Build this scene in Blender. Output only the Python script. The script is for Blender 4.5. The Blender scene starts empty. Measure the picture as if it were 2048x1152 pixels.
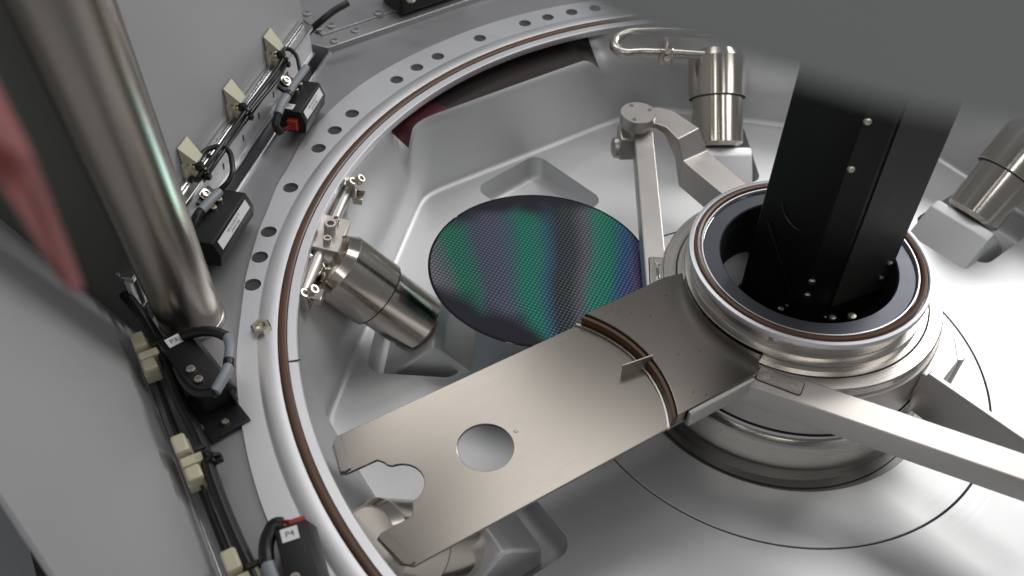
import bpy, bmesh, math, random
from mathutils import Vector, Matrix
random.seed(7)
R_ = math.radians
sc = bpy.context.scene
COL = sc.collection

# ------------------------------------------------------------------ camera
CAM = Vector((-.3643, -.8283, .9825))
PITCH, ROLL, FPX = R_(45.61), R_(1.03), 1850.0          # FPX: focal length in pixels of the 2048 px photograph
FWD = Vector((0, math.cos(PITCH), -math.sin(PITCH)))
UP0 = Vector((0, math.sin(PITCH), math.cos(PITCH)))
RGT = Vector((1, 0, 0)) * math.cos(ROLL) + UP0 * math.sin(ROLL)
UPV = Vector((1, 0, 0)) * -math.sin(ROLL) + UP0 * math.cos(ROLL)
cam_d = bpy.data.cameras.new('camera')
cam = bpy.data.objects.new('camera', cam_d)
COL.objects.link(cam)
cam.matrix_world = Matrix(((RGT.x, UPV.x, -FWD.x, CAM.x), (RGT.y, UPV.y, -FWD.y, CAM.y),
                           (RGT.z, UPV.z, -FWD.z, CAM.z), (0, 0, 0, 1)))
cam_d.sensor_width = 36
cam_d.lens = FPX / 2048 * 36
cam_d.clip_start = .01
cam_d.clip_end = 200
cam_d.dof.use_dof = True
cam_d.dof.focus_distance = 1.17
cam_d.dof.aperture_fstop = 4.8
sc.camera = cam

# ------------------------------------------------------------------ world and lamps
w = bpy.data.worlds.new('World'); sc.world = w; w.use_nodes = True
bg = w.node_tree.nodes['Background']
bg.inputs['Color'].default_value = (.80, .83, .87, 1)
bg.inputs['Strength'].default_value = .20

def area(name, loc, target, sx, sy, power, col=(1, .985, .96)):
    l = bpy.data.lights.new(name, 'AREA'); l.shape = 'RECTANGLE'; l.size = sx; l.size_y = sy
    l.energy = power; l.color = col
    o = bpy.data.objects.new(name, l); COL.objects.link(o)
    o.location = loc
    o.rotation_euler = (Vector(target) - Vector(loc)).to_track_quat('-Z', 'Y').to_euler()
    return o
area('ceiling_and_fill_lamp', (1.75, 2.0, 2.0), (.35, .1, 0), 1.3, .8, 47)          # bright lamp behind right, blows out the floor
area('ceiling_and_fill_lamp', (-1.0, 1.6, 2.5), (-.4, .2, 0), 1.4, .5, 9)         # fluorescent strips over the tool
area('ceiling_and_fill_lamp', (.3, -1.4, 2.4), (-.2, .1, 0), 1.2, .25, 6)
area('ceiling_and_fill_lamp', (2.0, -.6, 2.1), (0, .1, 0), 1.2, .8, 9)            # right of the tool
area('ceiling_and_fill_lamp', (.35, .95, 2.6), (0, 0, 0), 1.8, .8, 15)  # added fill lamp, brightens the near floor
area('ceiling_and_fill_lamp', (-1.1, -1.5, 2.3), (-.7, .1, .2), .25, 1.2, 4)
sc.view_settings.view_transform = 'Standard'
sc.view_settings.look = 'None'
sc.view_settings.exposure = 0
sc.view_settings.gamma = 1
sc.render.engine = 'CYCLES'
sc.cycles.max_bounces = 8

# ------------------------------------------------------------------ helpers
def at(px, py, z=0.0):
    """point of the photograph (2048 px wide) on the horizontal plane at height z"""
    d = RGT * ((px - 1024) / FPX) - UPV * ((py - 576) / FPX) + FWD
    return CAM + d * ((z - CAM.z) / d.z)
def on_plane(px, py, p, n):
    d = RGT * ((px - 1024) / FPX) - UPV * ((py - 576) / FPX) + FWD
    return CAM + d * ((Vector(p) - CAM).dot(n) / d.dot(n))
def pol(r, a, z=0.0):
    return Vector((r * math.cos(R_(a)), r * math.sin(R_(a)), z))

def mat(name, col, metal=0., rough=.4, bump=0., bscale=400., rvar=0., rscale=30., cvar=0., cscale=8., aniso=0., spec=.5, coat=0., stretch=None):
    m = bpy.data.materials.new(name); m.use_nodes = True
    nt = m.node_tree; b = nt.nodes['Principled BSDF']
    b.inputs['Base Color'].default_value = (*col, 1)
    b.inputs['Metallic'].default_value = metal
    b.inputs['Roughness'].default_value = rough
    b.inputs['Anisotropic'].default_value = aniso
    b.inputs['Specular IOR Level'].default_value = spec
    b.inputs['Coat Weight'].default_value = coat
    tc = nt.nodes.new('ShaderNodeTexCoord')
    def noise(scale, detail=2):
        n = nt.nodes.new('ShaderNodeTexNoise'); n.inputs['Scale'].default_value = scale; n.inputs['Detail'].default_value = detail
        if stretch:
            mp = nt.nodes.new('ShaderNodeMapping'); mp.vector_type = 'TEXTURE'; mp.inputs['Scale'].default_value = stretch[0]; mp.inputs['Rotation'].default_value = (0, 0, R_(stretch[1]))
            nt.links.new(tc.outputs['Object'], mp.inputs['Vector']); nt.links.new(mp.outputs[0], n.inputs['Vector'])
        else:
            nt.links.new(tc.outputs['Object'], n.inputs['Vector'])
        return n
    if rvar:
        n = noise(rscale); r = nt.nodes.new('ShaderNodeMapRange')
        r.clamp = False; r.inputs['From Min'].default_value = .2; r.inputs['From Max'].default_value = .8
        r.inputs['To Min'].default_value = max(.02, rough - rvar); r.inputs['To Max'].default_value = rough + rvar
        nt.links.new(n.outputs['Fac'], r.inputs['Value']); nt.links.new(r.outputs[0], b.inputs['Roughness'])
    if cvar:
        n = noise(cscale, 6); mx = nt.nodes.new('ShaderNodeMix'); mx.data_type = 'RGBA'
        mx.inputs[6].default_value = (*[c * (1 - cvar) for c in col], 1)
        mx.inputs[7].default_value = (*[min(1, c * (1 + cvar)) for c in col], 1)
        nt.links.new(n.outputs['Fac'], mx.inputs[0]); nt.links.new(mx.outputs[2], b.inputs['Base Color'])
    if bump:
        n = noise(bscale, 3); bp = nt.nodes.new('ShaderNodeBump'); bp.inputs['Strength'].default_value = bump
        bp.inputs['Distance'].default_value = .0006
        nt.links.new(n.outputs['Fac'], bp.inputs['Height']); nt.links.new(bp.outputs[0], b.inputs['Normal'])
    return m

def turned(name, col, metal, rough, dr=.05, dc=.05, scale=900.):
    m = mat(name, col, metal, rough); nt = m.node_tree; b = nt.nodes['Principled BSDF']
    tc = [n for n in nt.nodes if n.type == 'TEX_COORD'][0]
    sp = nt.nodes.new('ShaderNodeSeparateXYZ'); nt.links.new(tc.outputs['Object'], sp.inputs[0])
    cb = nt.nodes.new('ShaderNodeCombineXYZ'); nt.links.new(sp.outputs['X'], cb.inputs['X']); nt.links.new(sp.outputs['Y'], cb.inputs['Y'])
    ln = nt.nodes.new('ShaderNodeVectorMath'); ln.operation = 'LENGTH'; nt.links.new(cb.outputs[0], ln.inputs[0])
    c2 = nt.nodes.new('ShaderNodeCombineXYZ'); nt.links.new(ln.outputs['Value'], c2.inputs['X']); nt.links.new(sp.outputs['Z'], c2.inputs['Y'])
    n1 = nt.nodes.new('ShaderNodeTexNoise'); n1.noise_dimensions = '2D'; n1.inputs['Scale'].default_value = scale; n1.inputs['Detail'].default_value = 3; nt.links.new(c2.outputs[0], n1.inputs['Vector'])
    n2 = nt.nodes.new('ShaderNodeTexNoise'); n2.inputs['Scale'].default_value = 14; n2.inputs['Detail'].default_value = 2; nt.links.new(tc.outputs['Object'], n2.inputs['Vector'])
    def lin(src, lo, hi):
        r = nt.nodes.new('ShaderNodeMapRange'); r.clamp = False; r.inputs['To Min'].default_value = lo; r.inputs['To Max'].default_value = hi; nt.links.new(src, r.inputs['Value']); return r.outputs[0]
    ad = nt.nodes.new('ShaderNodeMath'); ad.operation = 'ADD'; nt.links.new(lin(n1.outputs['Fac'], -dr, dr), ad.inputs[0]); nt.links.new(lin(n2.outputs['Fac'], rough - dr * .6, rough + dr * .6), ad.inputs[1])
    nt.links.new(ad.outputs[0], b.inputs['Roughness'])
    mx = nt.nodes.new('ShaderNodeMix'); mx.data_type = 'RGBA'
    mx.inputs[6].default_value = (*[c * (1 - dc) for c in col], 1); mx.inputs[7].default_value = (*[min(1, c * (1 + dc)) for c in col], 1)
    nt.links.new(n1.outputs['Fac'], mx.inputs[0]); nt.links.new(mx.outputs[2], b.inputs['Base Color'])
    return m
M = {}
M['alu'] = mat('bead_blasted_aluminium', (.66, .665, .675), .86, .52, .05, 700, .05, 8, .05, 9)
M['alu_floor'] = turned('milled_aluminium_floor', (.63, .635, .645), .85, .52, .05, .05, 260)
M['flange'] = turned('turned_aluminium', (.70, .705, .73), .92, .44, .07, .06, 500)
M['deck'] = mat('anodised_deck', (.33, .33, .345), .75, .46, .02, 600, .03, 12, .05, 6)
M['steel'] = turned('turned_stainless', (.56, .52, .46), 1, .17, .04, .05, 700)
M['steel_hub'] = turned('hub_stainless', (.60, .57, .53), 1, .26, .05, .05, 700)
M['rail_web'] = mat('matt_rail_aluminium', (.60, .60, .62), .25, .36, .02, 300, .03, 30, .06, 10)
M['recess'] = turned('recess_steel', (.20, .195, .19), .9, .45, .04, .05, 600)
M['mirror'] = mat('polished_steel', (.62, .60, .58), 1, .05)
M['arm'] = mat('blasted_stainless_arm', (.52, .495, .47), .96, .42, .03, 900, .03, 30, .04, 12)
M['blade'] = mat('blade_stainless', (.225, .208, .188), 1, .23, .0, 1500, .018, 30, .025, 40, stretch=((1, .03, 1), 212.4))
M['panel'] = mat('grey_painted_panel', (.37, .37, .38), 0, .45, .14, 260, .08, 6, .06, 5)
M['plate'] = mat('grey_machined_plate', (.42, .42, .43), .9, .45, .04, 400, .04, 20, .05, 8)
M['rail'] = mat('extruded_aluminium', (.62, .62, .63), 1, .24, .03, 300, .05, 40, .04, 10)
M['black'] = mat('black_anodised', (.006, .006, .007), .0, .38, .04, 800, .06, 30, .1, 20, spec=.35)
M['column_grey'] = mat('dark_grey_face', (.030, .028, .026), .0, .46, .05, 900, .05, 30, .15, 20, spec=.4)
M['bluering'] = mat('blue_black_anodised', (.070, .075, .092), .6, .40, .04, 600, .04, 30, .05, 20)
M['rubber'] = mat('brown_fluorocarbon_rubber', (.085, .036, .014), 0, .36, .05, 300, .05, 20, .15, 12, spec=.5)
M['shade_sheet'] = mat('grey_green_shade', (.11, .115, .105), 0, .5, .02, 300, .04, 12, .1, 6)
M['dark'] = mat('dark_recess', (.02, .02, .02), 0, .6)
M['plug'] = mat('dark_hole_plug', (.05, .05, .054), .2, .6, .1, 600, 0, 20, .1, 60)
M['cream'] = mat('cream_nylon', (.54, .51, .37), 0, .38, .04, 300, .04, 30, .04, 12)
M['cable'] = mat('black_cable_jacket', (.009, .009, .010), 0, .34, .03, 200)
M['shrink'] = mat('grey_heat_shrink', (.24, .26, .29), 0, .42, .06, 200, .04, 30, .06, 30)
M['redp'] = mat('red_connector_plastic', (.36, .025, .018), 0, .40, .04, 200)
M['redw'] = mat('red_wire', (.34, .02, .02), 0, .35)
M['label'] = mat('white_label_paper', (.74, .74, .75), 0, .5)
M['ink'] = mat('black_ink', (.02, .02, .02), 0, .6)
M['lift'] = mat('grey_enamel', (.52, .525, .51), .25, .38, .02, 200, .05, 5, .10, 6)
M['slot'] = mat('slot_dark', (.075, .06, .06), .7, .30, .03, 300, .05, 10, .1, 5)
M['slotred'] = mat('slot_end_red', (.10, .028, .034), .3, .35, .02, 300)
M['screw'] = mat('screw_steel', (.56, .52, .46), 1, .33, .02, 200)
M['redblob'] = mat('red_blob', (.40, .15, .14), 0, .45, .02, 100, 0, 10, .15, 14)
M['boxblack'] = mat('sensor_black_plastic', (.010, .010, .011), 0, .42, .08, 500, .05, 40, .1, 30, spec=.4)
M['pole'] = mat('brushed_pole_steel', (.44, .405, .36), 1, .30, .0, 200, .03, 8, .05, 10)
M['tan'] = mat('tan_base_plate', (.33, .315, .29), .6, .45, .04, 300)

def link(name, me, m, parent=None, local=False, label=None):
    o = bpy.data.objects.new(name, me); COL.objects.link(o)
    if m is not None:
        me.materials.clear(); me.materials.append(M[m] if isinstance(m, str) else m)
    if parent is not None:
        o.parent = parent
        if not local: o.matrix_parent_inverse = BASE[parent.name].inverted()
    if label: o['label'] = label
    return o
BASE = {}
def reg(o, mw):
    BASE[o.name] = mw
    return o
def thing(name, label, cat, loc=(0, 0, 0), rotz=0, group=None, mw=None):
    o = bpy.data.objects.new(name, None); COL.objects.link(o); o.empty_display_size = .02
    mw = mw if mw is not None else Matrix.Translation(Vector(loc)) @ Matrix.Rotation(rotz, 4, 'Z')
    o.matrix_world = mw
    tag(o, label, cat, group)
    return reg(o, mw.copy())
def tag(o, label, cat, group=None):
    o['label'] = label; o['category'] = cat
    if group: o['group'] = group
    return o
def sub(o):
    """register a mesh part as a parent of sub-parts (same frame as its own thing)"""
    BASE[o.name] = BASE[o.parent.name]
    return o
def child(name, me, m, part, local=False, label=None):
    """sub-part in the same frame its part was built in"""
    o = bpy.data.objects.new(name, me); COL.objects.link(o)
    me.materials.clear(); me.materials.append(M[m] if isinstance(m, str) else m)
    o.parent = part
    if label: o['label'] = label
    return o

def me_from(verts, faces, name='mesh', smooth=False, angle=None):
    me = bpy.data.meshes.new(name); me.from_pydata([tuple(v) for v in verts], [], faces); me.validate(); me.update()
    bm = bmesh.new(); bm.from_mesh(me); bmesh.ops.recalc_face_normals(bm, faces=bm.faces); bm.to_mesh(me); bm.free()
    if smooth: shade(me, angle or 35)
    return me
def shade(me, angle=35, flat=False):
    for p in me.polygons: p.use_smooth = not (flat and max(abs(c) for c in p.normal) > .9995)
    bm = bmesh.new(); bm.from_mesh(me)
    for e in bm.edges:
        if len(e.link_faces) == 2 and e.calc_face_angle(0) > R_(angle): e.smooth = False
    bm.to_mesh(me); bm.free()
    return me
def from_bm(bm, smooth=None, mtx=None, flat=False):
    me = bpy.data.meshes.new('mesh')
    bmesh.ops.recalc_face_normals(bm, faces=bm.faces)
    bm.to_mesh(me); bm.free()
    if smooth: shade(me, smooth, flat)
    if mtx is not None: me.transform(mtx)
    return me
def lathe(prof, seg=96, a0=0, a1=360, mtx=None, smooth=32, close=False):
    full = abs(a1 - a0) >= 359.9
    n = seg if full else seg + 1
    V = []; F = []; k = len(prof)
    for i in range(n):
        a = R_(a0 + (a1 - a0) * i / seg)
        for r, z in prof: V.append((r * math.cos(a), r * math.sin(a), z))
    for i in range(seg):
        j = (i + 1) % n
        for q in range(k if close else k - 1):
            q2 = (q + 1) % k
            F.append((i * k + q, j * k + q, j * k + q2, i * k + q2))
    me = bpy.data.meshes.new('lathe'); me.from_pydata(V, [], F); me.update()
    bm = bmesh.new(); bm.from_mesh(me)
    bmesh.ops.remove_doubles(bm, verts=bm.verts, dist=1e-6)
    bmesh.ops.recalc_face_normals(bm, faces=bm.faces)
    if mtx is not None: bm.transform(mtx)
    bm.to_mesh(me); bm.free()
    return shade(me, smooth)
def box(sx, sy, sz, mtx=None, bev=.0015, seg=2, taper=None):
    bm = bmesh.new(); bmesh.ops.create_cube(bm, size=1)
    bm.transform(Matrix.Diagonal((sx, sy, sz, 1)))
    if bev: bmesh.ops.bevel(bm, geom=bm.edges[:], offset=bev, segments=seg, affect='EDGES', profile=.5)
    return from_bm(bm, 40, mtx, True)
def cyl(r, h, mtx=None, seg=32, bev=.0008, r2=None):
    """cylinder from z=0 to z=h with small edge chamfers"""
    r2 = r2 or r
    return lathe([(0, 0), (r - bev, 0), (r, bev), (r2, h - bev), (r2 - bev, h), (0, h)], seg, mtx=mtx)
def T(v): return Matrix.Translation(Vector(v))
def frame(o, zdir, xdir=(1, 0, 0)):
    z = Vector(zdir).normalized(); x = Vector(xdir); x = (x - z * x.dot(z)).normalized(); y = z.cross(x)
    o = Vector(o)
    return Matrix(((x.x, y.x, z.x, o.x), (x.y, y.y, z.y, o.y), (x.z, y.z, z.z, o.z), (0, 0, 0, 1)))
def plate(outer, holes=(), z0=0., z1=.01, bev=0.0, mtx=None, smooth=30):
    """flat plate with holes: outlines in xy, thickness z0..z1"""
    cu = bpy.data.curves.new('c', 'CURVE'); cu.dimensions = '2D'; cu.fill_mode = 'BOTH'
    cu.extrude = (z1 - z0) / 2 - bev; cu.bevel_depth = bev; cu.bevel_resolution = 1; cu.offset = -bev
    for ring in [outer] + list(holes):
        s = cu.splines.new('POLY'); s.points.add(len(ring) - 1); s.use_cyclic_u = True
        for p, q in zip(s.points, ring): p.co = (q[0], q[1], 0, 1)
    o = bpy.data.objects.new('c', cu); COL.objects.link(o)
    dg = bpy.context.evaluated_depsgraph_get(); dg.update()
    me = bpy.data.meshes.new_from_object(o.evaluated_get(dg))
    bpy.data.objects.remove(o)
    bm = bmesh.new(); bm.from_mesh(me); bmesh.ops.remove_doubles(bm, verts=bm.verts, dist=1e-6)
    bm.transform(T((0, 0, (z0 + z1) / 2)))
    bmesh.ops.recalc_face_normals(bm, faces=bm.faces)
    bm.to_mesh(me); bm.free(); me.materials.clear()
    for p in me.polygons: p.use_smooth = abs(p.normal.z) < .999
    bm = bmesh.new(); bm.from_mesh(me)
    for e in bm.edges:
        if len(e.link_faces) == 2 and (e.calc_face_angle(0) > R_(smooth) or any(abs(f.normal.z) > .999 for f in e.link_faces)): e.smooth = False
    bm.to_mesh(me); bm.free()
    if mtx is not None: me.transform(mtx)
    return me
def tube(pts, r, res=8, seg=6, mtx=None, cyclic=False, poly=False):
    cu = bpy.data.curves.new('t', 'CURVE'); cu.dimensions = '3D'; cu.bevel_depth = r; cu.bevel_resolution = seg; cu.use_fill_caps = True
    if poly:
        s = cu.splines.new('POLY'); s.points.add(len(pts) - 1)
        for p, q in zip(s.points, pts): p.co = (*q, 1)
    else:
        s = cu.splines.new('BEZIER'); s.bezier_points.add(len(pts) - 1); s.resolution_u = res
        for p, q in zip(s.bezier_points, pts): p.co = q; p.handle_left_type = p.handle_right_type = 'AUTO'
    s.use_cyclic_u = cyclic
    o = bpy.data.objects.new('t', cu); COL.objects.link(o)
    dg = bpy.context.evaluated_depsgraph_get(); dg.update()
    me = bpy.data.meshes.new_from_object(o.evaluated_get(dg)); bpy.data.objects.remove(o)
    if mtx is not None: me.transform(mtx)
    me.materials.clear()
    return shade(me, 40)
def text(s, size, mtx, wrap=None):
    cu = bpy.data.curves.new('f', 'FONT'); cu.body = s; cu.size = size; cu.align_x = 'CENTER'; cu.align_y = 'CENTER'; cu.extrude = 0
    o = bpy.data.objects.new('f', cu); COL.objects.link(o)
    dg = bpy.context.evaluated_depsgraph_get(); dg.update()
    me = bpy.data.meshes.new_from_object(o.evaluated_get(dg)); bpy.data.objects.remove(o)
    if wrap:                                       # bend round a cylinder of radius wrap about local z: x -> angle, y -> z
        for v in me.vertices:
            a = v.co.x / wrap; v.co = Vector((wrap * math.sin(a), -wrap * math.cos(a), v.co.y))
    me.transform(mtx); me.materials.clear()
    return me
def circ(cx, cy, r, n=48, a0=0): return [(cx + r * math.cos(a0 + 2 * math.pi * i / n), cy + r * math.sin(a0 + 2 * math.pi * i / n)) for i in range(n)]
def rrect(cx, cy, hx, hy, r, ang=0, n=6):
    out = []
    for sx, sy, a in ((1, 1, 0), (-1, 1, 90), (-1, -1, 180), (1, -1, 270)):
        for i in range(n + 1):
            t = R_(a + 90 * i / n); out.append((sx * (hx - r) + r * math.cos(t), sy * (hy - r) + r * math.sin(t)))
    c, s = math.cos(ang), math.sin(ang)
    return [(cx + c * x - s * y, cy + s * x + c * y) for x, y in out]
def round_poly(pts, rad, n=6):
    """round the corners of a 2D polygon; rad may be a list"""
    out = []; k = len(pts)
    for i in range(k):
        r = rad[i] if isinstance(rad, (list, tuple)) else rad
        p = Vector(pts[i]); a = Vector(pts[i - 1]) - p; b = Vector(pts[(i + 1) % k]) - p
        if r <= 0: out.append(tuple(p)); continue
        ang = a.angle(b); d = min(r / math.tan(ang / 2), a.length * .48, b.length * .48)
        p1 = p + a.normalized() * d; p2 = p + b.normalized() * d
        for j in range(n + 1):
            t = j / n; out.append(tuple((1 - t) ** 2 * p1 + 2 * t * (1 - t) * p + t * t * p2))
    return out
def socket_screw(name, parent, mtx, r=.004, h=.004, m='screw', local=False):
    """cap screw head with a hex socket; z of mtx points out of the surface"""
    me = lathe([(r, 0), (r, h * .85), (r * .9, h), (r * .55, h), (r * .5, h * .45), (0, h * .4)], 20, mtx=mtx)
    return link(name, me, m, parent, local)

ZF = .174          # top of the chamber flange
ZD = .168          # top of the deck
# =================================================================== CHAMBER
ch = thing('vacuum_chamber', 'large round aluminium vacuum chamber with octagonal bright inside and drilled rim', 'vacuum chamber')
AP = .572
FAC = [123.8 + 45 * k for k in range(8)]
def octr(th):
    # soft octagon: smooth minimum over facets
    best = 9e9; vals = []
    for f in FAC:
        c = math.cos(R_(th - f))
        if c > .5: vals.append(AP / c)
    k = 60.
    return -math.log(sum(math.exp(-k * v) for v in vals)) / k if False else softmin(vals)
def softmin(v, p=70):
    return sum(x ** -p for x in v) ** (-1 / p)
def sst(a, b, x):
    t = min(1, max(0, (x - a) / (b - a))); return t * t * (3 - 2 * t)
RT = .628
NSEG = 480; prof_n = 34
WV = []; WF = []; SF = []; SR = []
for i in range(NSEG):
    th = 360 * i / NSEG
    ro = octr(th)
    # the transfer slot lies in the facet facing 123.8 degrees
    wslot = sst(108.5, 116, th) * (1 - sst(147.5, 151, th))
    for j in range(prof_n):
        t = j / (prof_n - 1)
        FR = .010
        if t < .25:                               # fillet at the floor
            a = (t / .25) * math.pi / 2
            r, z = ro - FR + FR * math.sin(a), FR - FR * math.cos(a)
            rn, zn, rs, zs = r, z, r, z
        else:
            u = (t - .25) / .75
            zn = FR + (.166 - FR) * u
            rn = ro + (RT - ro) * sst(.045, .15, zn)
            if u < .5: rs, zs = ro, FR + (.146 - FR) * (u / .5)
            else: rs, zs = ro + (.715 - ro) * ((u - .5) / .5), .146 - .004 * ((u - .5) / .5)
        r = rn + (rs - rn) * wslot; z = zn + (zs - zn) * wslot
        WV.append((r * math.cos(R_(th)), r * math.sin(R_(th)), z))
for i in range(NSEG):
    k = (i + 1) % NSEG; th = 360 * (i + .5) / NSEG
    for j in range(prof_n - 1):
        t = (j + .5) / (prof_n - 1)
        f = (i * prof_n + j, k * prof_n + j, k * prof_n + j + 1, i * prof_n + j + 1)
        (SF if (t > .625 and 111.5 < th < 141) else SR if (t > .625 and 141 < th < 149.5) else WF).append(f)
wall = sub(link('wall', me_from(WV, WF, smooth=True, angle=60), 'alu', ch))
slot = link('transfer_slot', me_from(WV, SF, smooth=True, angle=60), 'slot', ch, label='dark transfer slot in the chamber wall')
link('slot_end', me_from(WV, SR, smooth=True, angle=60), 'slotred', ch, label='reddish end of the transfer slot')  # reddish tone on the left end of the slot surface
POCK = [(38, .405, .575), (92, .39, .56), (132.5, .395, .60), (176.5, .43, .57), (216, .40, .56)]
floor_loop = [((octr(360 * i / NSEG) - .010) * math.cos(R_(360 * i / NSEG)), (octr(360 * i / NSEG) - .010) * math.sin(R_(360 * i / NSEG))) for i in range(NSEG)]
pocket_loops = []
for a, r0, r1 in POCK:
    rm = (r0 + min(r1, .559)) / 2; hr = (min(r1, .559) - r0) / 2
    c = pol(rm, a)
    pocket_loops.append(rrect(c.x, c.y, hr, .070 if a == 132.5 else .066, .022, R_(a), 8))
floor = sub(link('floor', plate(floor_loop, [circ(0, 0, .2858, 160)] + pocket_loops, -.006, 0.), 'alu_floor', ch))
for lp, (a, r0, r1) in zip(pocket_loops, POCK):
    n = len(lp); V = []; F = []
    cx = sum(p[0] for p in lp) / n; cy = sum(p[1] for p in lp) / n
    lev = [(1, -.0055), (.985, -.030), (.95, -.040), (.86, -.044), (0, -.044)]
    for s, z in lev:
        for x, y in lp: V.append((cx + (x - cx) * s, cy + (y - cy) * s, z))
    for q in range(len(lev) - 1):
        for i in range(n): F.append((q * n + i, q * n + (i + 1) % n, (q + 1) * n + (i + 1) % n, (q + 1) * n + i))
    child('pocket', me_from(V, F, smooth=True, angle=50), 'alu', floor)
link('floor_disc', lathe([(.207, -.013), (.207, -.001), (.2078, 0), (.2825, 0), (.2832, -.0008), (.2832, -.01)], 192), 'alu_floor', ch)
link('hub_recess', lathe([(.180, -.009), (.196, -.009), (.197, -.012), (.2072, -.012)], 192), 'recess', ch)
link('disc_groove', lathe([(.2825, -.0055), (.2870, -.0055)], 192), 'dark', ch)

# flange: inner seal land, outer drilled land
land = sub(link('seal_land', lathe([(.6250, .1600), (.6245, .1615), (.6245, .1700), (.6258, .1716), (.6355, .1722), (.636, .1685),
                 (.6465, .1685), (.6468, .1735), (.648, .174), (.664, .1738), (.668, .1722), (.6700, .1718)], 300), 'flange', ch))
def rout(th):
    tab = [(0, .72), (100, .717), (130, .723), (146, .727), (156, .722), (166, .706), (173, .698), (180, .694), (187, .691), (196, .694), (215, .70), (250, .71), (360, .72)]
    th %= 360
    for (a, r), (b, s) in zip(tab, tab[1:]):
        if a <= th <= b: return r + (s - r) * sst(a, b, th)
HOL = [105.6, 109.2, 112.9, 116.7, 120.4, 127.9, 135.2, 139.0, 142.8, 151.9, 155.8, 159.7, 167.4, 175.0, 179.0, 183.1]
def hr(a): return .6925 - .0095 * sst(135, 185, a)
outer = [tuple(pol(rout(i * 1.5), i * 1.5))[:2] for i in range(240)]
hol = [circ(*pol(hr(a), a)[:2], .0104, 28) for a in HOL]
fl = sub(link('flange', plate(outer, [circ(0, 0, .6698, 300)] + hol, .164, .1718, 0), 'flange', ch))
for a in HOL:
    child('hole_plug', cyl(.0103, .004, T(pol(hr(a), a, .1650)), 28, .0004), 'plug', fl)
bq = at(523, 658, .174)
child('bushing', lathe([(.0125, -.003), (.0125, .0045), (.0105, .0065), (.0065, .0065), (.006, .001), (0, .0005)], 6, mtx=T(bq), smooth=20), 'steel', fl)
jq = at(575, 722, .174); ja = math.degrees(math.atan2(jq.y, jq.x))
child('seal_joint', box(.026, .0012, .001, T(pol(.6355, ja, .1726)) @ Matrix.Rotation(R_(ja), 4, 'Z'), 0), 'dark', fl)
# the brown seal ring
o = link('seal_ring', lathe([(.6365, .170), (.6365, .1735), (.6385, .1752), (.6415, .1757), (.6445, .1752), (.6462, .1735), (.6462, .170)], 300), 'rubber')
tag(o, 'thin brown rubber seal running all round the chamber rim', 'seal ring')

# =================================================================== CANISTERS
def canister(a, rb, label, lines=(), zb=.030):
    ax = (pol(.70, a) + Vector((0, 0, .714))).normalized()
    base = pol(rb, a, zb)
    tang = Vector((-math.sin(R_(a)), math.cos(R_(a)), 0))
    mw = frame(base, ax, tang)
    t = thing('sensor_canister', label, 'canister', mw=mw, group='leaning steel canisters round the chamber')
    lo = link('lower_barrel', lathe([(0, .0), (.036, 0), (.0410, .005), (.0425, .007), (.0425, .085)], 72, smooth=18), 'steel', t, True)
    up = link('upper_barrel', lathe([(.0425, .0835), (.0468, .0835), (.0478, .0845), (.0478, .150), (.0470, .1505), (.0400, .163), (.0395, .1633)], 72, smooth=18), 'steel', t, True)
    link('end_cap', lathe([(.0396, .1633), (.0375, .1615), (.0, .1615)], 48), 'steel', t, True)
    link('joint_gap', lathe([(.0427, .0828), (.0475, .0828)], 72), 'dark', t, True)
    # engraved number lines facing the middle of the chamber
    for s, z, r, off in lines:
        child('engraving', text(s, .0062, Matrix.Rotation(R_(off), 4, 'Z') @ T((0, 0, z)), wrap=r + .0002), 'ink', lo if z < .083 else up)
    return t
def block(a, r0, label, m='alu'):
    """wedge block that carries a canister; drawn in the radial plane and extruded along the tangent"""
    mw = frame(pol(r0, a, 0), pol(1, a + 90), pol(1, a))      # x radial, y = z cross x, z tangential
    up = 1 if (Vector(mw.col[1][:3]).z > 0) else -1
    pr = [(-.005, -.043), (-.004, -.004), (.038, .040), (.052, .046), (.060, .040), (.125, -.025), (.128, -.043)]
    pr = round_poly([(x, y * up) for x, y in pr], [.0, .004, .012, .006, .004, .004, 0], 4)
    b = plate(pr, (), -.052, .052, .006, mtx=None)
    t = thing('support_block', label, 'support block', mw=mw, group='aluminium wedge blocks under the canisters')
    link('wedge', b, m, t, True)
    return t
CAN = [(38.0, .447, 'steel canister cut by the right edge of the photo, leaning over its grey wedge block'),
       (92.5, .447, 'upright steel canister with ring groove behind the robot elbow'),
       (176.8, .488, 'tilted steel canister beside the wafer, under the clamp rod'),
       (215.0, .507, 'steel canister partly covered by the fork end of the transfer blade')]
LN = [[('M0034', .060, .0425, 10), ('117-040', .050, .0425, 10)], [('00004-001', .118, .0478, -4), ('117-0402', .109, .0478, -4), ('00004-001', .058, .0425, -4), ('117-0402', .049, .0425, -4)],
      [('CAN', .128, .0478, 24), ('D M M 0 4', .044, .0425, 40), ('S/N 2131', .036, .0425, 40), ('XH P 0', .028, .0425, 40)], [('P 042', .072, .0425, -60), ('S 117', .062, .0425, -60)]]
BL = ['grey wedge block in front of the right canister, beside the hub', 'bright wedge block behind the forearm at the foot of the upright canister',
      'wedge block half hidden by the wafer at the foot of the tilted canister', 'wedge block showing below the near edge of the transfer blade']
for (a, rb, lab), ln, bl in zip(CAN, LN, BL):
    block(a, rb - .073, bl, 'alu'); canister(a, rb, lab, ln, .005 if a > 200 else .030)

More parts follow.
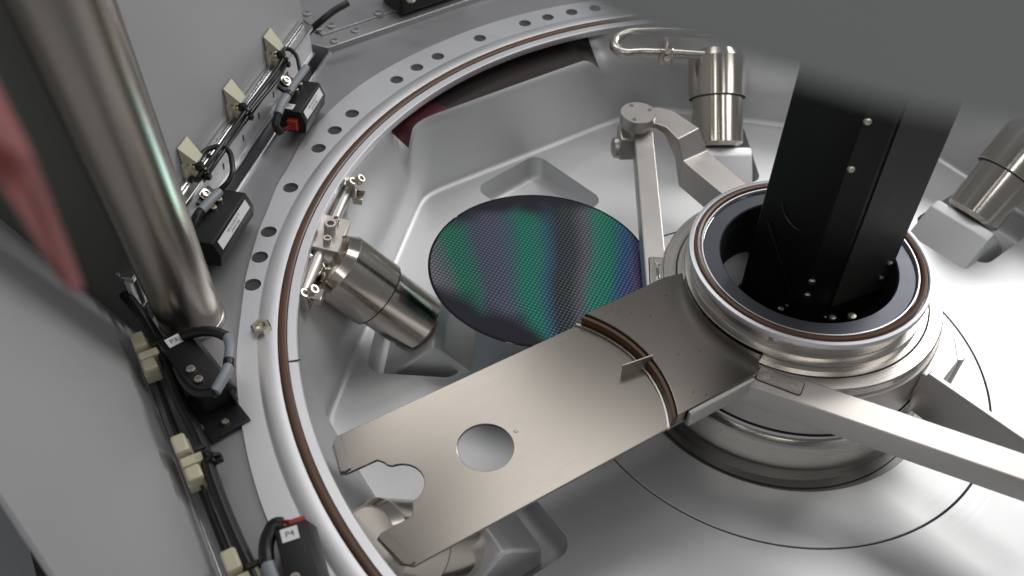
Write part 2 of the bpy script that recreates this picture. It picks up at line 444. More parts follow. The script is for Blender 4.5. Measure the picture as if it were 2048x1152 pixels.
# clamp rod on the wall above the tilted canister
a = 177.
cr = thing('clamp_rod', 'steel rod with clamp plate and cap screws on the left chamber wall', 'clamp rod', pol(.612, a, .13))
P0, P1 = at(704, 352, .150), at(592, 610, .150)
dv = (P1 - P0).normalized(); inn = Vector((dv.y, -dv.x, 0))
if inn.dot(-P0) < 0: inn = -inn
L = (P1 - P0).length
for s0, s1 in ((.02, .40), (.60, .97)):
    link('rod', cyl(.0085, L * (s1 - s0), frame(P0 + dv * L * s0 + Vector((0, 0, -.004)), dv, (0, 0, 1)), 28), 'arm', cr)
for s, nm in ((.10, 1), (.955, -1)):
    c = P0 + dv * L * s
    b = sub(link('clamp_block', box(.018, .030, .024, frame(c, (0, 0, 1), dv), .002), 'steel', cr))
    for q, (du, dw) in enumerate(((.004, .006), (-.004, .016))):
        mt = frame(c + inn * dw + dv * du + Vector((0, 0, .010)), Vector((0, 0, 1)) * .8 + inn * .7, dv)
        child('cap_screw', lathe([(.0042, -.004), (.0042, .0), (.0065, .0), (.0065, .008), (.0058, .009), (.0034, .009), (.0030, .005), (0, .0045)], 20, mtx=mt), 'screw', b)
    link('wedge_foot', box(.020, .014, .010, frame(c + inn * .020 + dv * .012 * nm - Vector((0, 0, .006)), (0, 0, 1), dv), .001), 'steel', cr)
c = P0 + dv * L * .505 + inn * .002
cpz = Vector((0, 0, 1)) * .97 + inn * .16
fm = frame(c + Vector((0, 0, .002)), cpz, dv)
cp_ = sub(link('clamp_plate', box(.064, .047, .014, fm, .0015), 'arm', cr))
child('eye_bolt', lathe([(.0085, .0), (.0085, .016), (.0075, .0175), (.0045, .0175), (.004, .010), (0, .0095)], 28, mtx=fm @ T((-.0, .004, .007))), 'arm', cp_)
for dx in (-.019, .020):
    child('cap_screw', lathe([(.0055, 0), (.0055, .009), (.005, .010), (.0032, .010), (.0028, .006), (0, .0055)], 20, mtx=fm @ T((dx, .006, .007))), 'screw', cp_)
link('tube_stub', cyl(.009, .045, frame(c + dv * .028 - Vector((0, 0, .008)), inn * .9 + dv * .35 - Vector((0, 0, .25)), (0, 0, 1)), 28), 'arm', cr)
link('bent_tube', tube([c + dv * .040 - inn * .014, c + dv * .045 + inn * .004 - Vector((0, 0, .012)), c + dv * .060 - inn * .004 - Vector((0, 0, .016))], .006, 8, 5), 'mirror', cr)

# bent rod with a clamp at the far wall
br = thing('bent_rod', 'bent steel rod with small clamp on the far wall behind the robot elbow', 'clamp rod', pol(.60, 100, .13))
pts = [at(1430, 66, .165), at(1290, 62, .165), at(1245, 68, .165), at(1229, 86, .160), at(1236, 101, .157), at(1290, 104, .157), at(1350, 106, .157), at(1412, 110, .157)]
link('rod', tube(pts, .0085, 10, 6), 'steel_hub', br)
c = at(1331, 106, .158)
cb = sub(link('clamp_block', box(.022, .030, .030, T(c), .002), 'steel', br))
for dz in (.008, -.006):
    child('cap_screw', lathe([(.005, 0), (.005, .008), (.0045, .009), (.0028, .009), (.0025, .005), (0, .0045)], 20, mtx=frame(c + Vector((0, -.014, dz + .002)), (0, -.75, .66))), 'screw', cb)
child('cap_screw', cyl(.0045, .012, T(c + Vector((-.002, .006, .014))), 16), 'screw', cb)

# =================================================================== ROBOT
rb = thing('transfer_robot', 'stainless wafer robot with round hub, folding arms and flat fork blade', 'robot')
link('rim', lathe([(.1285, .190), (.1285, .2015), (.1295, .203), (.1310, .203), (.1315, .200), (.1405, .200), (.141, .2035), (.1425, .2045), (.1462, .2035), (.1472, .2015), (.1472, .197), (.1445, .194), (.1385, .192)], 180), 'flange', rb)
link('neck', lathe([(.1388, .193), (.1388, .172), (.1395, .171), (.1470, .170), (.1478, .1690), (.1478, .158), (.1545, .1575)], 180), 'steel_hub', rb)
link('neck_groove', lathe([(.1540, .1568), (.1565, .1568)], 180), 'dark', rb)
link('shoulder', lathe([(.1562, .150), (.1562, .1570), (.1572, .1578), (.1715, .1572), (.1730, .1555), (.1730, .1445), (.1715, .143), (.168, .143)], 180), 'steel_hub', rb)
link('drum', lathe([(.168, .1445), (.1695, .142), (.1760, .1405), (.1770, .138), (.1772, .0775)], 180), 'arm', rb)
link('drum_groove', lathe([(.1745, .0778), (.1745, .0750), (.1790, .0749)], 180), 'dark', rb)
link('mirror_band', lathe([(.1790, .0747), (.1792, .0740), (.1770, .0620)], 180), 'mirror', rb)
link('skirt', lathe([(.1760, .0625), (.1835, .0605), (.1855, .058), (.1885, .022), (.1880, .012), (.1860, .004), (.184, -.03)], 180), 'steel_hub', rb)
o = link('hub_seal', lathe([(.1320, .2005), (.1320, .2035), (.1335, .2052), (.1362, .2060), (.1388, .2052), (.1402, .2035), (.1402, .2005)], 180), 'rubber')
tag(o, 'brown rubber seal lying in the rim of the robot hub', 'seal ring')

# upper arm to the elbow at the far side
ZA = .152
def bar(pts_top, width0, width1, z_top, thick, bev=.002):
    a, b = Vector(pts_top[0][:2]), Vector(pts_top[1][:2]); d = (b - a).normalized(); n = Vector((-d.y, d.x))
    return plate([a + n * width0 / 2, a - n * width0 / 2, b - n * width1 / 2, b + n * width1 / 2], (), z_top - thick, z_top, bev)
ra, re = at(1317, 590, ZA), at(1287, 262, ZA)
ua = sub(link('upper_arm', bar([ra, re], .029, .029, ZA, .030), 'arm', rb))
ud = Vector((re - ra)[:2]).normalized(); un = Vector((-ud.y, ud.x))
def inset(part, p0, p1, width, z, n_screw, side=0.):
    d = Vector((p1 - p0)[:2]); L = d.length; d.normalize(); ang = math.atan2(d.y, d.x); c = (p0 + p1) / 2
    child('inset_edge', plate(rrect(c.x, c.y, L / 2 + .0012, width / 2 + .0012, .004, ang), (), z - .001, z + .0004), 'dark', part)
    child('inset_plate', plate(rrect(c.x, c.y, L / 2, width / 2, .003, ang), (), z - .001, z + .0011), 'steel_hub', part)
    for i in range(n_screw):
        t = (i + .5) / n_screw if n_screw > 1 else .5
        t = .18 + .64 * (i / max(1, n_screw - 1))
        q = p0 + (p1 - p0) * t
        child('screw', lathe([(.0048, 0), (.0048, .0008), (.004, .0016), (.0022, .0016), (.0018, .0004), (0, .0003)], 18, mtx=T((q.x, q.y, z + .0009))), 'screw', part)
inset(ua, at(1314, 516, ZA), at(1317, 576, ZA), .020, ZA, 2)
child('slot_rib', box(.004, .026, .0012, frame((at(1315, 535, ZA) + at(1317, 570, ZA)) / 2 + Vector((0, 0, .0014)), (0, 0, 1), (1, 0, 0)), .0004), 'mirror', ua)
# elbow: side block, collar, cap
ec = at(1275, 236, .168)
link('elbow_block', box(.048, .040, .040, T((ec.x - .002, ec.y - .006, .128)) @ Matrix.Rotation(R_(4), 4, 'Z'), .003), 'arm', rb)
link('elbow_side_cap', lathe([(0, .010), (.010, .009), (.016, .006), (.017, 0)], 32, mtx=frame((ec.x - .026, ec.y - .008, .118), (-1, -.1, 0))), 'arm', rb)
link('elbow_collar', lathe([(.019, .142), (.019, .157), (.0235, .158), (.0255, .159), (.0255, .163), (.0245, .1638)], 64, mtx=T((ec.x, ec.y, 0))), 'arm', rb)
cap = sub(link('elbow_cap', lathe([(.0245, .1642), (.0262, .1645), (.0269, .1655), (.0269, .1775), (.0261, .1785), (0, .1787)], 72, mtx=T((ec.x, ec.y, 0))), 'arm', rb))
for an in (115, 20, 250):
    q = Vector((ec.x, ec.y, .1788)) + pol(.0195, an)
    child('screw', lathe([(.0036, 0), (.003, .0012), (.0016, .0012), (.0013, .0003), (0, .0002)], 16, mtx=T(q)), 'screw', cap)
# forearm: stepped bar from the elbow back under the hub
def ribbon(path, width_vec, thick):
    """box bar following a 3D polyline of top-centre points; width along width_vec, thickness downwards"""
    V = []; F = []; w2 = width_vec * .5
    for p, th in zip(path, thick):
        for s, dz in ((1, 0), (-1, 0), (-1, -1), (1, -1)): V.append(p + w2 * s + Vector((0, 0, dz * th)))
    n = len(path)
    for i in range(n - 1):
        for k in range(4): F.append((i * 4 + k, (i + 1) * 4 + k, (i + 1) * 4 + (k + 1) % 4, i * 4 + (k + 1) % 4))
    F.append((0, 1, 2, 3)); F.append(tuple(4 * (n - 1) + k for k in range(4)))
    me = me_from(V, F)
    bm = bmesh.new(); bm.from_mesh(me); bmesh.ops.bevel(bm, geom=bm.edges[:], offset=.0014, segments=2, affect='EDGES', profile=.5)
    return from_bm(bm, 40)
def strip_arm(far, near, thick):
    V = []; F = []; n = len(far)
    for a_, b_, t_ in zip(far, near, thick):
        V += [a_, b_, b_ - Vector((0, 0, t_)), a_ - Vector((0, 0, t_))]
    for i in range(n - 1):
        for k in range(4): F.append((i * 4 + k, (i + 1) * 4 + k, (i + 1) * 4 + (k + 1) % 4, i * 4 + (k + 1) % 4))
    F.append((0, 1, 2, 3)); F.append(tuple(4 * (n - 1) + k for k in range(4)))
    me = me_from(V, F)
    bm = bmesh.new(); bm.from_mesh(me); bmesh.ops.bevel(bm, geom=bm.edges[:], offset=.0012, segments=2, affect='EDGES', profile=.5)
    return from_bm(bm, 12)
ZU, ZL = .160, .128
far_e = [at(1275, 218, ZU), at(1318, 214, ZU), at(1346, 221, ZU), at(1398, 256, ZU), at(1414, 301, ZL), at(1590, 450, ZL)]
near_e = [at(1275, 248, ZU), at(1312, 247, ZU), at(1332, 254, ZU), at(1356, 278, ZU), at(1366, 322, ZL), at(1530, 458, ZL)]
link('forearm', strip_arm(far_e, near_e, [.008, .009, .014, .036, .048, .048]), 'arm', rb)

# second upper arm going right, with its root plate
ZR = .160
rb0, rb1 = at(1585, 775, ZR), at(2180, 978, ZR)
bd = Vector((rb1 - rb0)[:2]).normalized(); bn = Vector((-bd.y, bd.x))
ub = sub(link('upper_arm', plate([tuple(Vector(rb0[:2]) - bd * .06 + bn * .0185), tuple(Vector(rb0[:2]) - bd * .06 - bn * .0185), tuple(Vector(rb1[:2]) - bn * .0185), tuple(Vector(rb1[:2]) + bn * .0185)], (), ZR - .034, ZR, .002), 'arm', rb))
inset(ub, at(1516, 746, ZR), at(1604, 779, ZR), .020, ZR, 2)
# its forearm passing back behind the shoulder
g = [at(1862, 770, .120), at(1880, 752, .120)]
fwv = pol(.018, 40)
gp = [pol(.168, -28, .140), pol(.188, -30, .140), pol(.205, -31, .132)]
link('wrist_plate', plate(round_poly([tuple(pol(.150, -20))[:2], tuple(pol(.196, -18))[:2], tuple(pol(.205, -30))[:2], tuple(pol(.20, -44))[:2], tuple(pol(.150, -44))[:2]], .008), (), .07, .128, .002), 'arm', rb)
q0, q1 = at(1905, 775, .14), at(2160, 950, .14)
qd = Vector((q1 - q0)[:2]).normalized(); qn = Vector((-qd.y, qd.x))
fa = [Vector(q0[:2]) - qd * .03, Vector(q1[:2])]
link('forearm', plate([tuple(fa[0] + qn * .004), tuple(fa[0] - qn * .004), tuple(fa[1] - qn * .004), tuple(fa[1] + qn * .004)], (), .070, .140, .0015), 'arm', rb)
link('wrist_roll', cyl(.008, .052, T(pol(.203, -27, .075)), 24), 'arm', rb)

# ---- blade (local frame: x along the blade away from the hub)
BA = 212.4
BM = Matrix.Rotation(R_(BA), 4, 'Z')
ZB = .151
def arc(cx, cy, r, a0, a1, n=14): return [(cx + r * math.cos(R_(a0 + (a1 - a0) * i / n)), cy + r * math.sin(R_(a0 + (a1 - a0) * i / n))) for i in range(n + 1)]
half = []      # one side of the fork end, from the tip to the middle of the notch
side = [(.20, .0885), (.5950, .0895), (.6060, .0800), (.6130, .0440)]
fork = [(.6070, .0405), (.5720, .0395), (.5670, .0330), (.5655, .0280)] + arc(.5640, 0, .0245, 96, 180, 10)
out = side + fork + [(x, -y) for x, y in reversed(fork[:-1])] + [(x, -y) for x, y in reversed(side)]
blade = sub(link('blade', plate(out, [circ(.4655, .006, .0305, 64)], ZB - .0035, ZB, .0006, BM), 'blade', rb))
# raised wafer stop arc and end lips
lip = arc(.4080, 0, .1560, 180 - 35.5, 180 + 35.5, 30)
lip_in = arc(.4080, 0, .1530, 180 + 35.5, 180 - 35.5, 30)
child('stop_rib', plate(lip + lip_in, (), ZB - .0005, ZB + .0028, .0006, BM), 'steel_hub', blade)
for s in (1, -1):
    child('end_lip', plate([(.5985, s * .0870), (.6035, s * .0820), (.6118, s * .0450), (.6070, s * .0425), (.6005, s * .0440), (.5925, s * .0870)], (), ZB - .0005, ZB + .0022, .0004, BM), 'blade', blade)
# bracket on top of the blade root, hugging the hub neck
br_arc = arc(.4080, 0, .1635, 180 + 32.5, 180 - 32.5, 30)
neckc = arc(0, 0, .1500, 36, -36, 24)
bro = [(.190, -.0885)] + [(.262, -.0885)][:0] + br_arc[::1]
bro = [( .1250, -.0830), (.150, -.0885)] + arc(.4080, 0, .1635, 180 + 32.8, 180 - 32.8, 30) + [(.160, .0890), (.150, .0860), (.1420, .0760)] + arc(0, 0, .1500, 28, -30, 20)
bk = sub(link('blade_bracket', plate(bro, (), ZB - .001, .1665, .0010, BM), 'blade', rb))
child('brown_reflection', plate(arc(.4080, 0, .1632, 180 - 33, 180 + 33, 30) + arc(.4080, 0, .1575, 180 + 33.5, 180 - 33.5, 30), (), ZB - .0005, .1635, .0012, BM), M['rubber'], bk, label='brown reflection along the curved edge of the bracket')  # reflection on the bracket edge, put in as a brown strip
child('front_lip', box(.095, .006, .024, BM @ T((.2105, .0925, .1560)), .0025), 'arm', bk)
for x, y in ((.222, -.060), (.235, -.070), (.205, -.045), (.215, .02), (.235, .072), (.225, .082), (.19, .03), (.168, -.062)):
    child('pin_hole', cyl(.0008, .0006, BM @ T((x, y, .1663)), 10, .0001), 'dark', bk)
child('tab', box(.040, .0016, .020, BM @ T((.2620, .0050, ZB + .0090)) @ Matrix.Rotation(R_(-8), 4, 'Z'), .0004), 'arm', blade)
q = BM @ Vector((.4335, .024, 0)); q = at(1032, 862, ZB)
child('chip', lathe([(.0028, 0), (.002, .0012), (0, .0015)], 8, mtx=T((q.x, q.y, ZB))), 'label', blade)

# ---- lower blade under the wafer, almost hidden
lb = link('lower_blade', plate(rrect(-.27, .045, .12, .045, .02, R_(-8)), (), .088, .092, .0005), 'blade', rb)

# =================================================================== COLUMN
cl = thing('black_column', 'tall black angular column with steel screws rising out of the hub', 'column', (0, 0, .06))
link('well', lathe([(.1285, .196), (.126, .10), (.10, .07), (0, .07)], 128), 'black', cl)
link('collar_ring', lathe([(.1282, .190), (.1282, .1975), (.1270, .1985), (.1085, .1985), (.1070, .1970), (.1060, .12), (.09, .10)], 128), 'bluering', cl)
link('bright_ring', lathe([(.1283, .1992), (.1300, .1998)], 128), 'mirror', cl)
CP = [(-.064, .030), (-.006, -.036), (.026, -.038), (.106, .000), (.108, .052), (.062, .098), (-.012, .104)]
colm = round_poly(CP, .004, 4)
body = sub(link('column_body', plate(colm, (), .075, 1.25, .0), 'black', cl))
def face_frame(p, q, s, z, off=.0):
    p, q = Vector(p), Vector(q); d = (q - p).normalized(); n = Vector((d.y, -d.x))
    o_ = p + (q - p) * s + n * off
    return frame((o_.x, o_.y, z), (n.x, n.y, 0), (d.x, d.y, 0))
# lighter grey layer over the right face, recess window on the left face
mt = face_frame(CP[2], CP[3], .53, .66, .001)
cs = child('right_face', box(.083, 1.02, .002, mt, .0006), 'column_grey', body)
for s, z in ((.90, .197), (.86, .173)):
    mt = face_frame(CP[2], CP[3], s, z, .002)
    child('screw', lathe([(.0045, 0), (.0042, .002), (.003, .0032), (0, .0038)], 18, mtx=mt), 'screw', body)
for z in (.170, .194, .366, .428, .58):
    mt = face_frame(CP[1], CP[2], .12, z, .0)
    child('screw', lathe([(.0045, 0), (.0042, .002), (.003, .0032), (0, .0038)], 18, mtx=mt), 'screw', body)
mt = face_frame(CP[0], CP[1], .62, .285, .0008)
child('window_rim', lathe([(.030, 0), (.030, .0012), (.0290, .0014), (.0286, .0)], 24, 195, 275, mtx=mt), 'bluering', body)
child('brace', box(.004, .10, .004, face_frame(CP[0], CP[1], .50, .20, .002) @ Matrix.Rotation(R_(35), 4, 'Z'), .001), 'black', body)
for px, py, s in ((1562, 618, .004), (1574, 611, .002), (1650, 634, .002), (1664, 636, .005), (1703, 634, .006), (1511, 520, .004)):
    q = at(px, py, .150)
    link('foot_screw', lathe([(s, 0), (s * .9, s * .5), (0, s * .8)], 12, mtx=T(q)), 'screw', cl)
q = at(1470, 530, .115)
link('well_flag', box(.042, .060, .002, frame(q, (.25, -.3, .92), (.8, -.6, 0)), .0004), 'plate', cl, label='bright sheet metal flag inside the hub well')

# =================================================================== WAFER
wm = bpy.data.materials.new('patterned_wafer'); wm.use_nodes = True
nt = wm.node_tree; N = nt.nodes; Lk = nt.links; pb = N['Principled BSDF']
tc = N.new('ShaderNodeTexCoord'); sep = N.new('ShaderNodeSeparateXYZ'); Lk.new(tc.outputs['Object'], sep.inputs[0])
def mth(op, a, b=None, clamp=False):
    n = N.new('ShaderNodeMath'); n.operation = op; n.use_clamp = clamp
    for i, v in enumerate((a, b)):
        if v is None: continue
        if isinstance(v, (int, float)): n.inputs[i].default_value = v
        else: Lk.new(v, n.inputs[i])
    return n.outputs[0]
X, Y = sep.outputs['X'], sep.outputs['Y']
nz = N.new('ShaderNodeTexNoise'); nz.inputs['Scale'].default_value = 5.5; nz.inputs['Detail'].default_value = 2; Lk.new(tc.outputs['Object'], nz.inputs['Vector'])
# diffraction sheen painted as fixed colour bands, fanning slightly towards the far edge
den = mth('ADD', mth('MULTIPLY', Y, 1.6), 1.0)
s = mth('ADD', mth('DIVIDE', mth('ADD', mth('MULTIPLY', X, 6.67), mth('MULTIPLY', Y, .35)), den), mth('MULTIPLY', mth('SUBTRACT', nz.outputs['Fac'], .5), .20))
s01 = mth('ADD', mth('MULTIPLY', s, .5), .5, True)
cr_ = N.new('ShaderNodeValToRGB'); Lk.new(s01, cr_.inputs[0])
stops = [(p_, tuple(min(.95, v_ * 2.3) for v_ in c_)) for p_, c_ in [(.0, (.34, .30, .33)), (.06, (.20, .28, .26)), (.12, (.03, .34, .18)), (.19, (.05, .30, .20)), (.24, (.15, .17, .24)), (.32, (.18, .18, .26)), (.37, (.12, .24, .28)),
         (.43, (.02, .42, .24)), (.49, (.04, .38, .25)), (.53, (.06, .24, .33)), (.58, (.06, .08, .09)), (.64, (.08, .10, .09)), (.69, (.24, .22, .25)), (.74, (.06, .42, .28)), (.80, (.02, .42, .22)), (.86, (.05, .20, .40)), (.93, (.14, .13, .32)), (1.0, (.20, .17, .28))]]  # dark stops right of the middle also paint the column's reflection
el = cr_.color_ramp.elements
el[0].position, el[0].color = stops[0][0], (*stops[0][1], 1)
el[1].position, el[1].color = stops[-1][0], (*stops[-1][1], 1)
for p, c in stops[1:-1]:
    e = el.new(p); e.color = (*c, 1)
# die lattice
mp = N.new('ShaderNodeMapping'); mp.inputs['Rotation'].default_value = (0, 0, R_(24)); mp.inputs['Scale'].default_value = (1, 1, 1); Lk.new(tc.outputs['Object'], mp.inputs['Vector'])
vo = N.new('ShaderNodeTexVoronoi'); vo.voronoi_dimensions = '2D'; vo.inputs['Scale'].default_value = 205; vo.inputs['Randomness'].default_value = 0
Lk.new(mp.outputs[0], vo.inputs['Vector'])
dot = N.new('ShaderNodeMapRange'); dot.inputs['From Min'].default_value = .22; dot.inputs['From Max'].default_value = .42; dot.inputs['To Min'].default_value = 1; dot.inputs['To Max'].default_value = .0
Lk.new(vo.outputs['Distance'], dot.inputs['Value'])
# patterned area ends before the rim
rad = mth('SQRT', mth('ADD', mth('MULTIPLY', X, X), mth('MULTIPLY', Y, Y)))
edge = N.new('ShaderNodeMapRange'); edge.inputs['From Min'].default_value = .1462; edge.inputs['From Max'].default_value = .1472; edge.inputs['To Min'].default_value = 1; edge.inputs['To Max'].default_value = 0
Lk.new(rad, edge.inputs['Value'])
mx = N.new('ShaderNodeMix'); mx.data_type = 'RGBA'
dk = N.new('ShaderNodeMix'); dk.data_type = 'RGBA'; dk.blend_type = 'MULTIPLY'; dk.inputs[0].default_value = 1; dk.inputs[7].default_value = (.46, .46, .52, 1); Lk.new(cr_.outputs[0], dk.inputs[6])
lt = N.new('ShaderNodeMix'); lt.data_type = 'RGBA'; lt.inputs[0].default_value = .30; lt.inputs[7].default_value = (.8, .85, .85, 1); Lk.new(cr_.outputs[0], lt.inputs[6])
# dark reflections painted in as irregular fading zones, far side and near left
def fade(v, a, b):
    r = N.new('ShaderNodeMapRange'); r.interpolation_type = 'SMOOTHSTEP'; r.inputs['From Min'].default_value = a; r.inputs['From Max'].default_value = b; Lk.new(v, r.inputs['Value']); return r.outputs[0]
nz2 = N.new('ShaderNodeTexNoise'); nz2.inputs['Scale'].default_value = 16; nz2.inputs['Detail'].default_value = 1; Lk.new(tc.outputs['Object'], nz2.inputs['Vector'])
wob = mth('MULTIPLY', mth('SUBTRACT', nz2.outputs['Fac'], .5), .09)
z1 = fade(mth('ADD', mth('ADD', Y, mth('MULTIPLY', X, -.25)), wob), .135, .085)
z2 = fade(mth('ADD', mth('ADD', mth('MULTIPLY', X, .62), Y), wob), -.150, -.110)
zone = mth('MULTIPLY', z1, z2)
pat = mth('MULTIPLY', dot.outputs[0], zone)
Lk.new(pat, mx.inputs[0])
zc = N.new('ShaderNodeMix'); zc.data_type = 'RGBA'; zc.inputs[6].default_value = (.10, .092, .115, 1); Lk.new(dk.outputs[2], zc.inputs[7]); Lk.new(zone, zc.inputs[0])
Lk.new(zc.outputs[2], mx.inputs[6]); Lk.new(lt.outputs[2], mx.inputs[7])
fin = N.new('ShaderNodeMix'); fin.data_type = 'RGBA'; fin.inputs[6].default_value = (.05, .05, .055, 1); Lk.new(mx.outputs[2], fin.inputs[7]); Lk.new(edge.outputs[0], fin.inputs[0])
Lk.new(fin.outputs[2], pb.inputs['Base Color'])
pb.inputs['Metallic'].default_value = .92; pb.inputs['Roughness'].default_value = .07
pb.inputs['Coat Weight'].default_value = .25; pb.inputs['Coat Roughness'].default_value = .02
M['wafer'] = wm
wn = Vector((.038, .029, 1)).normalized()
wmw = frame((-.327, .061, .120), wn, (1, 0, 0))
bm = bmesh.new()
ring = []
nseg = 256
notch = R_(142)
for i in range(nseg):
    a = 2 * math.pi * i / nseg
    da = abs((a - notch + math.pi) % (2 * math.pi) - math.pi)
    r = .15 - max(0, .0016 * (1 - da / .022))
    ring.append((r, a))
prof = [(-.0004, -.0012), (0, -.0009), (0, -.0003), (-.0004, 0.)]
rows = [[bm.verts.new(((r + dr) * math.cos(a), (r + dr) * math.sin(a), z)) for r, a in ring] for dr, z in prof]
for A_, B_ in zip(rows, rows[1:]):
    for i in range(nseg): bm.faces.new((A_[i], A_[(i + 1) % nseg], B_[(i + 1) % nseg], B_[i]))
bm.faces.new(rows[-1]); bm.faces.new(list(reversed(rows[0])))
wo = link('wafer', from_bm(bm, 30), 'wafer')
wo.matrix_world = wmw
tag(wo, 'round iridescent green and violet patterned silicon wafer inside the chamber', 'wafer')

# =================================================================== DECK AND PANELS
def structure(o): o['kind'] = 'structure'; return o
D0, D1 = Vector((-.667, .518)), Vector((-.800, -.120))
dp = [(-.667, .518), (-.425, .6975), (.10, 1.02), (.9, .9), (.9, -.9), (-.32, -.88), (-.597, -.425), (-.770, -.128), (-.800, -.120)]
dp = [(-.667, .518), (-.430, .694), (-.05, .975), (.9, .95), (.9, -.9), (-.33, -.88), (-.600, -.420), (-.772, -.130), (-.792, -.100)]
structure(link('deck', plate(dp, [circ(0, 0, .69, 200)], .15, ZD, .0012), 'deck'))
d1 = Vector((-.1966, -.9805, 0)); n1 = Vector((-.9805, .1966, 0))     # along panel 1, outwards
p1o = Vector((-.673, .5, 0)) + n1 * .030
t = thing('wall_panel', 'tall grey sheet metal panel behind the cable clips, beyond the pole', 'panel', p1o)
pa = p1o + d1 * .006; pb_ = p1o + d1 * .535
V = [];
mt = frame((pa + pb_) / 2 + Vector((0, 0, .56)) + n1 * .002, n1, d1)
link('sheet', box((pb_ - pa).length, 1.0, .004, mt, .001), 'panel', t)
# second panel, left of the picture
d2 = Vector((.5096, -.8604, 0)); n2 = Vector((-.8604, -.5096, 0))
p2o = Vector((-.764, -.133, .150)) + n2 * .030
lean2 = (n2 * .36 + Vector((0, 0, .93))).normalized(); pn2 = d2.cross(lean2).normalized()
t = thing('wall_panel', 'pale grey panel filling the lower left, nearest to the viewer', 'panel', p2o)
Vv = [on_plane(x, y, p2o, pn2) for x, y in ((318, 700), (268, 600), (186, 420), (108, 240), (25, 50), (-90, -220), (-420, -220), (-420, 350), (-100, 830), (0, 985), (110, 1152), (170, 1260), (545, 1260), (420, 960))]
k_ = len(Vv)
if pn2.dot(CAM - p2o) > 0: pn2 = -pn2
me = me_from(Vv + [v + pn2 * .004 for v in Vv], [tuple(range(k_)), tuple(reversed(range(k_, 2 * k_)))] + [(i, (i + 1) % k_, k_ + (i + 1) % k_, k_ + i) for i in range(k_)])
link('sheet', me, 'panel', t)

o = link('shade_panel', box(.030, .16, 1.2, frame(Vector((-.880, -.090, .70)), (0, 0, 1), (-.35, .94, 0)), .002), 'shade_sheet')  # added dark sheet for the shaded panel left of the pole
tag(o, 'grey green sheet standing in for the shaded panel left of the pole, behind the red blob', 'shade_sheet')
# base ledge between deck edge and panels (dark gap)
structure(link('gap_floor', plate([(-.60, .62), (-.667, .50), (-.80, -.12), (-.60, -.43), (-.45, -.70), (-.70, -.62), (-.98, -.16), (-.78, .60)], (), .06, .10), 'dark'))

# pole
t = thing('pole', 'thick polished steel pole standing at the corner of the deck', 'pole', mw=frame((-.742, -.094, ZD), (-.034, -.02, 1), (1, 0, 0)))
link('tube', lathe([(.0365, -.004), (.0365, .05), (.042, .3), (.0465, .55), (.050, 1.0)], 96), 'pole', t, True)
link('foot_ring', lathe([(.0366, .006), (.0378, .0052), (.0384, .003), (.0384, .0)], 96), 'pole', t, True)

# aluminium rail with slots on panel 1
t = thing('mounting_rail', 'shiny extruded aluminium rail along the foot of the grey panel', 'rail', p1o)
ra0, ra1 = p1o + d1 * .022, p1o + d1 * .60
rl = (ra1 - ra0).length; rc = (ra0 + ra1) / 2
def railbox(h, dep, z, off): return box(rl, h, dep, frame(rc + Vector((0, 0, z)) - n1 * off, n1, d1), .0012)
rf = sub(link('rail_web', railbox(.044, .006, .200, .012), 'rail_web', t))
link('rail_flange', railbox(.007, .018, .2245, .013), 'rail', t)
link('rail_flange', railbox(.006, .016, .1765, .012), 'rail', t)
link('rail_ridge', railbox(.005, .006, .231, .004), 'rail', t)
for s_ in (.10, .155, .21, .265, .33):
    child('rail_slot', box(.0022, .009, .001, frame(ra0 + d1 * s_ + Vector((0, 0, .200)) - n1 * .0155, n1, d1) @ Matrix.Rotation(R_(10), 4, 'Z'), 0), 'dark', rf)
# ledge bar on the deck edge
o = link('edge_strip', box(.60, .004, .003, frame(Vector((-.728, .225, ZD + .0015)) + n1 * -.004, (0, 0, 1), d1), .0008), 'rail')
tag(o, 'bright narrow strip along the deck edge beside the sensors', 'strip')
# rail on panel 2
t = thing('mounting_rail', 'thin dark edged rail under the cream clips in the lower left', 'rail', Vector((p2o.x, p2o.y, .14)))
e0 = Vector((-.764, -.133, 0)) + n2 * .018; e1 = e0 + d2 * .62
link('rail_web', box(.62, .050, .014, frame((e0 + e1) / 2 + Vector((0, 0, .145)), (0, 0, 1), d2) @ Matrix.Rotation(0, 4, 'X'), .0012), 'plate', t)
link('rail_flange', box(.62, .010, .006, frame((e0 + e1) / 2 + Vector((0, 0, .157)) + n2 * .018, (0, 0, 1), d2), .001), 'rail', t)
link('dark_strip', box(.62, .004, .004, frame((e0 + e1) / 2 + Vector((0, 0, .1545)) + n2 * .004, (0, 0, 1), d2), 0), 'dark', t)  # thin dark strip along the top of the rail

# cable clips: angled cream saddles
def clip(mw, label, group, flip=False):
    t = thing('cable_clip', label, 'cable clip', mw=mw, group=group)
    # local: x along the run, y out from the panel, z up
    b = plate([(-.020, -.012), (.020, -.012), (.020, .012), (-.020, .012)], (), 0, .006, .001, Matrix.Rotation(R_(90), 4, 'X') @ T((0, 0, -.004)))
    link('base', b, 'cream', t, True)
    V = [(-.016, 0, .010), (.016, 0, .010), (.016, 0, .042), (-.016, 0, .042), (-.010, .022, .014), (.010, .022, .014)]
    link('saddle', me_from(V, [(0, 1, 5, 4), (3, 4, 5, 2), (0, 4, 3), (1, 2, 5), (0, 3, 2, 1)]), 'cream', t, True)
    link('foot', box(.018, .016, .030, T((0, .008, -.022)), .002), 'cream', t, True)
    link('notch', box(.010, .012, .012, T((.0, .018, -.001)), .001), 'dark', t, True)
    return t
clip_pts = [at(543, 112, .238), at(464, 216, .238), at(376, 334, .238)]
clab = ['cream clip at the top end of the rail, by the panel edge', 'cream clip in the middle of the shiny rail', 'cream clip next to the pole, half hidden behind it']
CM1 = Matrix(((-d1.x, -n1.x, 0, 0), (-d1.y, -n1.y, 0, 0), (0, 0, 1, 0), (0, 0, 0, 1)))
